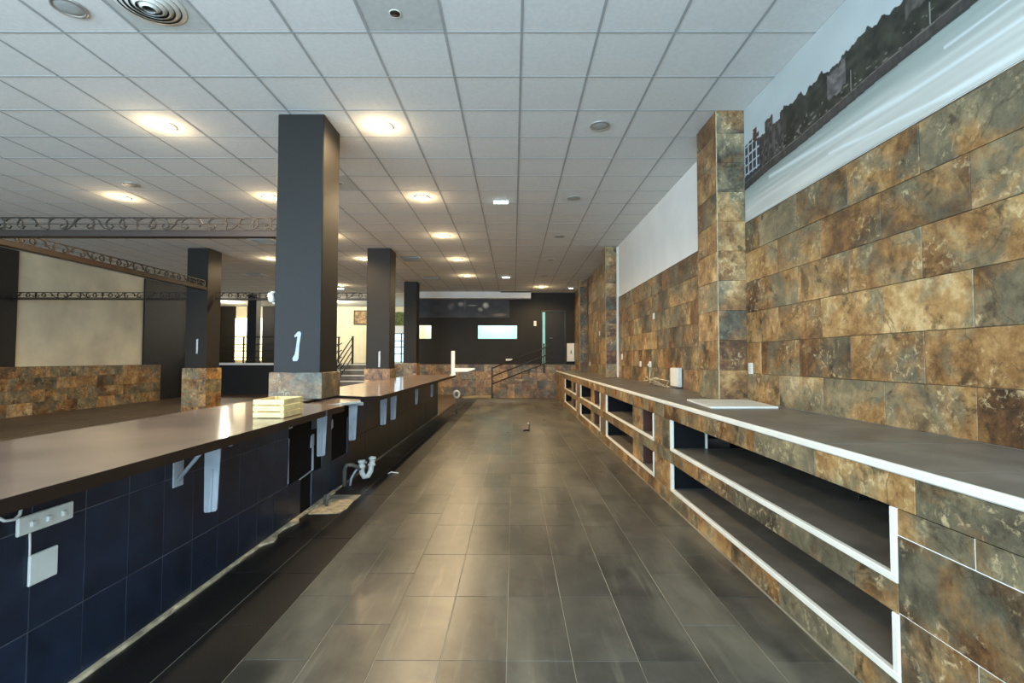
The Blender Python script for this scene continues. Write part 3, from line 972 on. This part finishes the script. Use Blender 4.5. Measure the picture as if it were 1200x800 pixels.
# electrical plates on the navy tiles
sp = thing('socket_strip', (-1.9, 1.99, .71), 'wide white three-switch plate on the navy tiles beneath the worktop', 'switch plate')
add('plate', box_me(.014, .236, .072, 'white', .005), (-1.8915, 1.989, .751), sp)
for yy in (1.925, 1.99, 2.056):
    s_ = box('switch_button', (-1.886, -1.874), (yy - .010, yy + .010), (.738, .762), 'white', sp, c=0.004)
bp = thing('blank_plate', (-1.9, 1.985, .5), 'square white blank plate on the navy tiles below the switch plate', 'cover plate')
add('plate', box_me(.012, .120, .120, 'white', .006), (-1.8925, 1.984, .565), bp)
tube('cable', [(-1.896, 1.928, .72), (-1.895, 1.930, .66), (-1.896, 1.931, .61)], .004, 'white', bp, 6)
hk = tube('cable_hook', [(-1.893, 1.80, .815), (-1.885, 1.82, .795), (-1.88, 1.85, .79), (-1.885, 1.875, .80), (-1.885, 1.88, .825)], .006, 'white', None, 6)
tag(hk, 'short white cable end looping out under the worktop corner', 'cable')

# wooden crate on the bar
cr = thing('wooden_crate', (-1.72, 3.5, .985), 'small pale slatted wooden crate on the bar worktop', 'crate')
CX0, CX1, CY0, CY1, CZ0 = -1.80, -1.585, 3.37, 3.68, .985
for i in range(3):
    z0 = CZ0 + .004 + i * .044
    box('slat', (CX0, CX1), (CY0, CY0 + .009), (z0, z0 + .037), 'wood', cr, c=0.002)
    box('slat', (CX0, CX1), (CY1 - .009, CY1), (z0, z0 + .037), 'wood', cr, c=0.002)
    box('slat', (CX1 - .009, CX1), (CY0 + .009, CY1 - .009), (z0, z0 + .037), 'wood', cr, c=0.002)
    box('slat', (CX0, CX0 + .009), (CY0 + .009, CY1 - .009), (z0, z0 + .037), 'wood', cr, c=0.002)
for xx in (CX0 + .009, CX1 - .029):
    for yy in (CY0 + .009, CY1 - .029):
        box('corner_post', (xx, xx + .02), (yy, yy + .02), (CZ0, CZ0 + .128), 'wood', cr, c=0.002)
box('bottom_board', (CX0 + .009, CX1 - .009), (CY0 + .009, CY1 - .009), (CZ0 + .004, CZ0 + .012), 'wood', cr, c=0.001)

# white end post and flap at the far end of the bar
ep = thing('white_end_post', (-1.5, 12.2, .985), 'white upright post at the far end of the bar worktop', 'post')
box('shaft', (-1.555, -1.465), (12.12, 12.2), (.985, 1.59), 'white_trim', ep, c=0.006)
box('foot_plate', (-1.58, -1.44), (12.08, 12.24), (.985, 1.0), 'white_trim', ep, c=0.004)
fl = thing('white_flap', (-1.2, 12.2, 1.1), 'white wedge-shaped flap jutting into the aisle from the bar end', 'flap')
add('board', prism_me([(-1.465, 1.075), (-1.15, 1.075), (-.96, 1.135), (-.98, 1.165), (-1.465, 1.165)], 12.08, 12.24, 'y', 'white_trim'), (0, 0, 0), fl)
box('hinge', (-1.464, -1.44), (12.10, 12.14), (1.0, 1.165), 'chrome', fl, c=0.003)

# plumbing left behind
hose = [(-1.842, 5.367, 0.0), (-1.845, 5.36, .10), (-1.84, 5.35, .19), (-1.815, 5.34, .235), (-1.77, 5.37, .235), (-1.72, 5.42, .20), (-1.68, 5.47, .155)]
pl = thing('waste_hose', (-1.84, 5.36, 0), 'grey waste hose with white plastic trap rising from the floor by the bar', 'waste pipe')
tube('hose', hose, .022, 'hose', pl, 10)
tube('second_hose', [(-1.80, 5.42, 0.0), (-1.79, 5.42, .08), (-1.755, 5.45, .15), (-1.70, 5.5, .21), (-1.66, 5.55, .23)], .012, 'grey_white', pl, 8)
trap = tube('trap', [(-1.69, 5.46, .27), (-1.69, 5.46, .20), (-1.685, 5.46, .13), (-1.665, 5.47, .085), (-1.63, 5.50, .085), (-1.61, 5.53, .13), (-1.605, 5.55, .20), (-1.595, 5.57, .29)], .030, 'white', pl, 12)
for p in ((-1.69, 5.46, .20), (-1.605, 5.55, .20), (-1.60, 5.56, .27), (-1.69, 5.46, .255)):
    add('collar', lathe_me([(.0, -.014), (.040, -.014), (.043, 0), (.040, .014), (0, .014)], 'white', 14), p, trap)
cs = tube('cable_scrap', [(-1.52, 5.95, .004), (-1.49, 5.97, .02), (-1.44, 5.99, .008), (-1.40, 5.98, .006)], .008, 'white', None, 6)
tag(cs, 'short scrap of white cable on the dark tiles past the waste trap', 'cable')
stb = thing('pipe_stub', (-1.80, 4.66, 0), 'pair of short dark pipe stubs standing on the bare screed patch', 'pipe stub')
tube('pipe', [(-1.77, 4.66, 0.004), (-1.77, 4.66, .07), (-1.755, 4.66, .11)], .016, 'hose', stb, 8)
tube('pipe', [(-1.81, 4.72, 0.004), (-1.81, 4.72, .09)], .013, 'hose', stb, 8)
fp = thing('far_waste_pipe', (-1.5, 12.3, 0), 'white ring of waste pipe at the far foot of the bar', 'waste pipe')
ring = [(-1.44 + .07 * math.cos(a), 12.34, .50 + .085 * math.sin(a)) for a in [2 * math.pi * k / 12 for k in range(12)]]
tube('pipe_ring', ring, .026, 'white', fp, 8, closed=True)
tube('pipe', [(-1.44, 12.34, 0), (-1.44, 12.34, .2), (-1.44, 12.34, .40)], .02, 'hose', fp, 8)
fs = thing('floor_pipe_stub', (.29, 9.49, 0), 'small upright pipe stub in the middle of the aisle floor', 'pipe stub')
tube('pipe', [(.30, 9.49, 0), (.30, 9.49, .09), (.293, 9.49, .16)], .016, 'hose', fs, 8)
tube('elbow', [(.30, 9.49, .015), (.24, 9.48, .022), (.19, 9.48, .008)], .016, 'black', fs, 8)
tube('white_cap', [(.290, 9.485, .135), (.287, 9.485, .168)], .018, 'white', fs, 8)

# ------------------------------------------------------------------ tiled back counter along the wall
XF = 1.512
bc = thing('back_counter', (1.9, 9, 0), 'long slate-tiled shelving counter with white-edged openings along the tiled wall', 'counter')
OPEN = [(1.95, 4.73, None), (5.28, 8.0, (5.86, 6.32)), (8.53, 11.07, (9.35, 9.75)), (11.78, 14.38, (12.6, 13.0))]
YE = 17.36
box('plinth', (XF + .012, XR - .002), (.5, YE), (0, .135), 'void', bc, c=0)
box('upper_rail', (XF + .012, XF + .10), (.5, YE), (.815, .944), 'void', bc, c=0)
piers = [(.5, 1.95), (4.73, 5.28), (8.0, 8.53), (11.07, 11.78), (14.38, YE)]
for a, b in piers:
    inner = 1.86 if a == 4.73 else XR - .002
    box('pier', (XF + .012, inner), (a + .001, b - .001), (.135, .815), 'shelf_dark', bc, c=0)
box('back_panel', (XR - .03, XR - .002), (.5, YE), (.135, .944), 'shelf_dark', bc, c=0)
TG = .0017


def ftile(y0, y1, z0, z1, x=XF):
    box('front_tile', (x + random.uniform(-.001, .001), x + .012), (y0 + TG, y1 - TG), (z0 + TG, z1 - TG), 'slate', bc, c=0.0015)


def strip(y0, y1, z0, z1, phase, L=.613):
    y = phase + math.floor((y0 - phase) / L) * L
    while y < y1 - .01:
        a, b = max(y, y0), min(y + L, y1)
        if b - a > .02:
            ftile(a, b, z0, z1)
        y += L


box('tile_bed', (XF + .0025, XF + .0115), (.5, 1.949), (.139, .813), 'white_wall', bc, c=0)
strip(.5, YE, .815, .950, 1.856 - .613, .613)
strip(.5, YE, .004, .137, 1.6)
for a, b in piers:
    if a < 1:
        for n, (za, zb) in enumerate(((.137, .408), (.408, .710), (.710, .815))):
            strip(a, b - .001, za, zb, 1.95 - .613 * (1 if n % 2 else 2), .9)
    else:
        for za, zb in ((.137, .40), (.40, .52), (.52, .815)):
            strip(a, b, za, zb, a, .613)
for a, b, post in OPEN:
    box('shelf_board', (XF + .012, XR - .03), (a, b), (.40, .545), 'shelf', bc, c=0.002)
    box('shelf_board', (XF + .012, XR - .03), (a, b), (.135, .160), 'shelf', bc, c=0.002)
    strip(a, b, .40, .520, a + .25)
    for z0, z1 in ((.520, .552), (.137, .168)):
        box('edge_trim', (XF - .006, XF + .022), (a, b), (z0, z1), 'white_trim', bc, c=0.003)
    for z0, z1 in ((.552, .815), (.168, .40)):
        box('edge_trim', (XF - .006, XF + .022), (a, a + .032), (z0, z1), 'white_trim', bc, c=0.003)
        box('edge_trim', (XF - .006, XF + .022), (b - .045, b), (z0, z1), 'white_trim', bc, c=0.003)
    if post:
        for z0, z1 in ((.545, .815), (.160, .40)):
            box('divider', (XF + .04, XR - .03), (post[0], post[1]), (z0, z1), 'brownboard', bc, c=0.002)
            box('divider_tile', (XF + .026, XF + .04), (post[0] + .002, post[1] - .002), (z0 + .005, z1 - .001), 'slate', bc, c=0.0015)
box('inner_post', (1.845, 1.862), (4.705, 4.735), (.545, .815), 'white_trim', bc, c=0.002)
box('support_leg', (2.10, 2.16), (3.0, 3.12), (.545, .815), 'black', bc, c=0.002)
box('support_leg', (2.10, 2.16), (3.0, 3.12), (.16, .40), 'black', bc, c=0.002)

wt = thing('counter_worktop', (1.95, 9, .95), 'grey tiled worktop with a white front edge on the slate shelving counter', 'worktop')
y = 1.2 - .62 * 1
while y < YE:
    yb = min(y + .62, YE + .02)
    box('worktop_tile', (XF + .014, XR - .011), (y + .001, yb - .001), (.951, .985 + random.uniform(-.0006, .0006)), 'shelf', wt, c=0.0015)
    y = yb
box('edge_trim', (XF - .012, XF + .014), (.55, YE + .02), (.951, .988), 'white_trim', wt, c=0.006)

# things left on the worktop
wb = thing('white_board', (2.0, 4.5, .985), 'flat white shelf board lying on the grey worktop by the tiled column', 'board')
add('board', prism_me([(1.655, 4.11), (2.232, 4.13), (2.325, 4.86), (1.73, 4.885)], .987, 1.003, 'z', 'white'), (0, 0, 0), wb)
add('edge_band', prism_me([(1.655, 4.108), (2.232, 4.128), (2.232, 4.13), (1.655, 4.11)], .987, 1.003, 'z', 'white_trim'), (0, 0, 0), wb)
xb = thing('white_box', (2.31, 6.95, .987), 'upright white plastic box beside the tangle of cable on the worktop', 'box')
box('body', (2.285, 2.345), (6.79, 7.10), (1.01, 1.278), 'white', xb, c=0.008)
box('cover', (2.272, 2.286), (6.80, 7.09), (1.02, 1.27), 'white_trim', xb, c=0.005)
box('foot', (2.28, 2.345), (6.85, 7.04), (.987, 1.012), 'hose', xb, c=0.003)
cb = thing('cable_tangle', (2.2, 7.6, .99), 'loose tangle of pale cable hanging from a socket onto the worktop', 'cable')
rng = random.Random(4)
pth = [(2.346, 8.38, 1.28), (2.34, 8.37, 1.15), (2.325, 8.34, 1.02), (2.29, 8.2, .995)]
for n in range(3):
    ph = rng.uniform(0, 6)
    cy_, cx_, rr = 7.75 - .18 * n, 2.20, .26 + .05 * n
    for k in range(11):
        a = ph + k * .62
        pth.append((cx_ + .10 * math.cos(a), cy_ + rr * math.sin(a), .997 + .07 * (1 + math.sin(a * .5 + n)) * (.4 + .6 * rng.random())))
pth += [(2.24, 7.2, 1.0), (2.27, 7.13, 1.0)]


def smooth_path(p, n=3):
    P = [Vector(q) for q in p]
    out = []
    for i in range(len(P) - 1):
        p0, p1, p2, p3 = P[max(i - 1, 0)], P[i], P[i + 1], P[min(i + 2, len(P) - 1)]
        for k in range(n):
            t = k / n
            out.append(.5 * ((2 * p1) + (p2 - p0) * t + (2 * p0 - 5 * p1 + 4 * p2 - p3) * t * t + (3 * p1 - p0 - 3 * p2 + p3) * t ** 3))
    return out + [P[-1]]


tube('cord', smooth_path(pth), .009, 'mortar', cb, 6)
add('plug', lathe_me([(0, 0), (.022, 0), (.020, .035), (.010, .05), (0, .05)], 'white', 12), (2.348, 8.38, 1.30), cb, rot=(0, math.radians(-90), 0))


def outlet(y, z, label, wd=.085, ht=.085, x=XR - .0115, group='small white wall sockets'):
    o = thing('wall_socket', (x, y, z), label, 'socket', group)
    add('plate', box_me(.008, wd, ht, 'white_trim', .003), (x - .004, y, z), o)
    for dz in ((-.02, .02) if ht > .09 else (0,)):
        add('socket_face', lathe_me([(0, .002), (.014, .002), (.016, 0), (.018, .003), (.020, 0)], 'white', 12), (x - .0085, y, z + dz), o, rot=(0, math.radians(-90), 0))


outlet(4.83, 1.31, 'white double socket on the slate tiles beside the flat white board', .085, .11)
outlet(8.38, 1.31, 'white socket from which the tangled cable hangs', .13, .10)
outlet(9.02, 1.31, 'white socket next to the one with the tangled cable', .11, .10)
outlet(8.15, 2.12, 'white socket high on the slate tiles under the white wall', .10, .10)
outlet(10.55, 1.45, 'white socket on the slate tiles beside the white pipe', .14, .12)
outlet(13.3, 2.1, 'white socket midway up the fully tiled stretch of wall', .12, .12)
outlet(15.0, 1.25, 'white socket low on the tiles beside the last column', .14, .12)

# end wall bits
sw = thing('light_switch', (.82, YB, 2.66), 'small white switch on the charcoal wall beside the dark door', 'switch')
box('plate', (.775, .875), (YB - .012, YB), (2.67, 2.86), 'white_trim', sw, c=0.004)
box('rocker', (.80, .85), (YB - .02, YB - .012), (2.71, 2.82), 'white', sw, c=0.003)
eb = thing('fuse_box', (2.2, YB, 1.3), 'white fuse box on the end wall beside the dark door', 'fuse box')
box('casing', (2.05, 2.34), (YB - .10, YB), (1.30, 2.0), 'white', eb, c=0.006)
box('cover_door', (2.06, 2.33), (YB - .115, YB - .10), (1.32, 1.98), 'white_trim', eb, c=0.004)
box('latch', (2.18, 2.22), (YB - .125, YB - .115), (1.60, 1.72), 'hose', eb, c=0.003)
el = thing('emergency_lamp', (-.15, YB, 1.3), 'small white fitting low on the charcoal wall above the stair rail', 'lamp')
box('body', (-.30, -.05), (YB - .06, YB), (1.32, 1.40), 'white_trim', el, c=0.006)
box('lens', (-.28, -.07), (YB - .07, YB - .06), (1.335, 1.385), 'white', el, c=0.003)

# lamp on the edge of the tall pillar
lp = thing('pillar_lamp', (-2.47, 5.1, 1.9), 'white oval lamp on a black bracket at the edge of the tall pillar', 'lamp')
box('bracket', (-2.50, -2.47), (5.03, 5.12), (1.98, 2.08), 'black', lp, c=0.004)
add('head', lathe_me([(0, -.07), (.024, -.066), (.034, -.03), (.034, .03), (.024, .066), (0, .07)], 'white', 16), (-2.505, 5.06, 2.03), lp, rot=(0, math.radians(-12), 0))
add('lens', lathe_me([(0, -.05), (.022, -.048), (.032, -.02), (.032, .02), (.022, .048), (0, .05)], 'white_trim', 12), (-2.520, 5.028, 2.03), lp, rot=(0, math.radians(-12), 0))

# ------------------------------------------------------------------ hanging trusses
SCROLL = []
for k in range(11):
    a = math.pi * (1.15 - 1.25 * k / 10)
    SCROLL.append((.125 * math.cos(a), 0, .085 * math.sin(a)))
SCROLL += [(.10, 0, -.045), (.055, 0, -.060), (.03, 0, -.03), (.055, 0, -.008)]
ZIG = [(-.10, 0, -.07), (-.03, 0, -.055), (.02, 0, -.01), (.05, 0, .05), (.11, 0, .07)]
SCR_ME = tube_me(SCROLL, .011, 'steel', 4)
ZIG_ME = tube_me(ZIG, .011, 'steel', 4)


def truss(p0, p1, zb, zt, label, bay=.55, beam=.075, scr=(1, 1, 1)):
    a, b = Vector((p0[0], p0[1], 0)), Vector((p1[0], p1[1], 0))
    d = b - a
    L = d.length
    ang = math.atan2(d.y, d.x)
    t = thing('hanging_truss', ((a.x + b.x) / 2, (a.y + b.y) / 2, zb), label, 'truss', 'scrolled metal trusses under the ceiling')
    mid = (a + b) / 2

    def bar_(name, z0, z1, wd):
        add(name, box_me(L, wd, z1 - z0, 'steel', .003), (mid.x, mid.y, (z0 + z1) / 2), t, rot=(0, 0, ang))
    add('bottom_beam', box_me(L, .11, beam, 'worktop_edge', .003), (mid.x, mid.y, zb + beam / 2), t, rot=(0, 0, ang))
    zl = zb + beam + .012
    bar_('lower_chord', zl, zl + .012, .016)
    bar_('middle_chord', (zl + zt) / 2 - .004, (zl + zt) / 2 + .004, .010)
    bar_('upper_chord', zt - .016, zt, .020)
    n = max(1, round(L / bay))
    zc = (zl + zt) / 2
    h = (zt - zl) / .17
    for i in range(n + 1):
        p = a + d * (i / n)
        add('strut', box_me(.014, .014, zt - zb - beam, 'steel', .002), (p.x, p.y, (zt + zb + beam) / 2), t, rot=(0, 0, ang))
        if i < n:
            for k in range(3):
                q = a + d * ((i + .20 + .30 * k) / n)
                me = SCR_ME if (i + k) % 3 else ZIG_ME
                o = add('scroll', me, (q.x, q.y, zc), t, rot=(0, 0, ang if (i % 2 == 0) else ang + math.pi))
                o.scale = (1, 1, h * .95)
    return t


truss((-7.25, 6.3), (-2.6, 6.3), 2.972, 3.24, 'scrolled metal truss crossing in front of the tall charcoal pillar, nearest of them')
truss((-7.12, 6.42), (-7.12, 11.14), 2.955, 3.19, 'scrolled metal truss slanting back to the hall pillar')
truss((-11.85, 11.45), (-7.62, 11.45), 2.77, 2.95, 'thin scrolled metal truss across the stained white wall', bay=.5, beam=.03)
truss((-7.04, 11.45), (-3.44, 11.45), 2.77, 2.95, 'thin scrolled metal truss between two charcoal pillars', bay=.5, beam=.03)
for x_, y_, z_, lb in ((-2.65, 6.3, 3.24, 'thin steel rod hanging the near truss beside the tall pillar'), (-7.2, 6.3, 3.24, 'thin steel rod hanging the corner of two trusses')):
    o = tube('hanger_rod', [(x_, y_, z_), (x_, y_, CZ - .002)], .006, 'steel', None, 6)
    tag(o, lb, 'rod')

# ------------------------------------------------------------------ ceiling fittings
RING = lathe_me([(.072, 0), (.078, -.012), (.102, -.010), (.108, -.002), (.108, .001), (.072, .001)], 'white_trim', 28)
LENS = lathe_me([(0, -.012), (.04, -.011), (.068, -.006), (.073, 0.0)], 'lamp_on', 24)
DISC = lathe_me([(0, -.010), (.05, -.010), (.085, -.007), (.092, -.002)], 'lamp_off', 28)
DRING = lathe_me([(.090, 0), (.094, -.012), (.108, -.010), (.113, -.001), (.09, .001)], 'chrome', 28)
WARM_L = [(-1.46, 5.27, 'the nearest over the aisle'), (-1.46, 7.64, 'second along the aisle'), (-1.46, 10.04, 'third along the aisle'), (-1.45, 12.46, 'fourth along the aisle'), (-1.45, 14.92, 'farthest of the aisle row'),
          (-3.86, 5.26, 'in front of the near truss, closest to the air diffuser'), (-3.87, 7.64, 'just behind the near truss at the tall pillar'), (-3.86, 10.04, 'hidden behind the tall pillar'), (-3.86, 12.40, 'at the top of the middle pillar'),
          (-6.25, 7.65, 'above the near truss in the hall'), (-6.25, 12.41, 'between the hall pillar and the tall pillar'), (-6.03, 16.9, 'deep in the hall toward the steps'), (.98, 17.22, 'in front of the end wall door')]
for x_, y_, t_ in WARM_L:
    dl = thing('downlight', (x_, y_, CZ), 'glowing warm ceiling downlight, ' + t_, 'downlight', 'warm round downlights')
    add('trim_ring', RING, (x_, y_, CZ), dl).scale = (1.2, 1.2, 1.2)
    add('lens', LENS, (x_, y_, CZ), dl).scale = (1.2, 1.2, 1.2)
    spot_light('downlight_beam', (x_, y_, CZ - .03), 105, WARM)
    point_light('downlight_glow', (x_, y_, CZ - .11), 4.0, WARM, .06)
for x_, y_, t_ in ((.94, 5.25, 'nearest over the slate counter'), (.95, 7.66, 'second over the slate counter'), (.95, 10.08, 'third over the slate counter'), (.94, 12.46, 'fourth over the slate counter'), (.95, 14.9, 'farthest over the slate counter'),
                   (-3.25, 3.45, 'beside the round air diffuser'), (-5.65, 7.07, 'out over the hall between two lit lamps')):
    dl = thing('unlit_downlight', (x_, y_, CZ), 'unlit grey round ceiling lamp, ' + t_, 'downlight', 'unlit round downlights')
    add('trim_ring', DRING, (x_, y_, CZ), dl)
    add('lens', DISC, (x_, y_, CZ), dl)
for x_, y_, ew, t_ in ((-.21, 7.79, 1, 'nearer one over the aisle'), (-.24, 15.08, 1, 'farther one over the aisle'), (-6.3, 17.6, 1, 'far back in the hall'), (2.05, 17.4, .55, 'in the corner above the dark door')):
    e = thing('emergency_light', (x_, y_, CZ), 'small bright oblong emergency light on the ceiling, ' + t_, 'emergency light', 'oblong emergency lights')
    box('body', (x_ - .13 * ew, x_ + .13 * ew), (y_ - .05, y_ + .05), (CZ - .022, CZ - .002), 'white_trim', e, c=0.004)
    box('lens', (x_ - .115 * ew, x_ + .115 * ew), (y_ - .04, y_ + .04), (CZ - .040, CZ - .022), 'lamp_cool', e, c=0.006)
# round air diffuser
ad = thing('air_diffuser', (-2.64, 3.42, CZ), 'white round air diffuser of nested rings in a grey ceiling tile', 'air diffuser')
for n, r in enumerate((.045, .085, .125, .165, .205)):
    add('ring', lathe_me([(r, -.006 - .008 * (4 - n)), (r + .026, -.002 - .004 * (4 - n)), (r + .028, .001), (r + .02, .001), (r - .004, -.010 - .008 * (4 - n))], 'white', 32), (-2.64, 3.42, CZ), ad)
add('throat', lathe_me([(0, .0005), (.21, .0005), (.21, -.001), (0, -.001)], 'hose', 32), (-2.64, 3.42, CZ + .0005), ad)
for x_, y_, t_ in ((-.885, 3.52, 'nearest the camera over the aisle'), (-2.55, 7.03, 'beside the top of the tall pillar')):
    s_ = thing('ceiling_hole', (x_, y_, CZ), 'round black opening in a grey ceiling tile, ' + t_, 'ceiling opening', 'round black ceiling openings')
    add('rim', lathe_me([(.038, .001), (.039, -.003), (.043, -.003), (.046, 0), (.046, .001)], 'white_trim', 20), (x_, y_, CZ), s_)
    add('cup', lathe_me([(0, -.0022), (.0385, -.0022), (.0385, .001), (0, .001)], 'black', 20), (x_, y_, CZ), s_)
for x_, y_, t_ in ((-2.63, 12.38, 'by the middle pillar'), (-2.62, 15.43, 'by the slimmest pillar'), (-5.43, 10.5, 'above the near truss beside the tall pillar'), (-7.9, 14.85, 'deep in the hall')):
    v_ = thing('ceiling_vent', (x_, y_, CZ), 'square slatted ceiling vent, ' + t_, 'vent', 'square slatted vents')
    box('backing', (x_ - .26, x_ + .26), (y_ - .26, y_ + .26), (CZ - .006, CZ - .002), 'hose', v_, c=0)
    for q in range(6):
        box('slat', (x_ - .25, x_ + .25), (y_ - .22 + .08 * q, y_ - .18 + .08 * q), (CZ - .022, CZ - .006), 'lamp_off', v_, c=0.002)
    for xx in (x_ - .27, x_ + .24):
        box('frame', (xx, xx + .03), (y_ - .27, y_ + .27), (CZ - .024, CZ - .006), 'white', v_, c=0.002)

# lamps of the rooms behind
point_light('kitchen_lamp', (-.6, 20.2, 3.75), 90, (.80, 1.0, .98), .12)
point_light('store_lamp', (-3.2, 20.4, 3.75), 45, (1.0, .95, .84), .12)
point_light('raised_room_lamp', (-8.2, 21.6, 3.8), 130, (1.0, .90, .70), .1)
point_light('raised_room_lamp', (-13.0, 22.0, 3.8), 60, (1.0, .90, .70), .1)
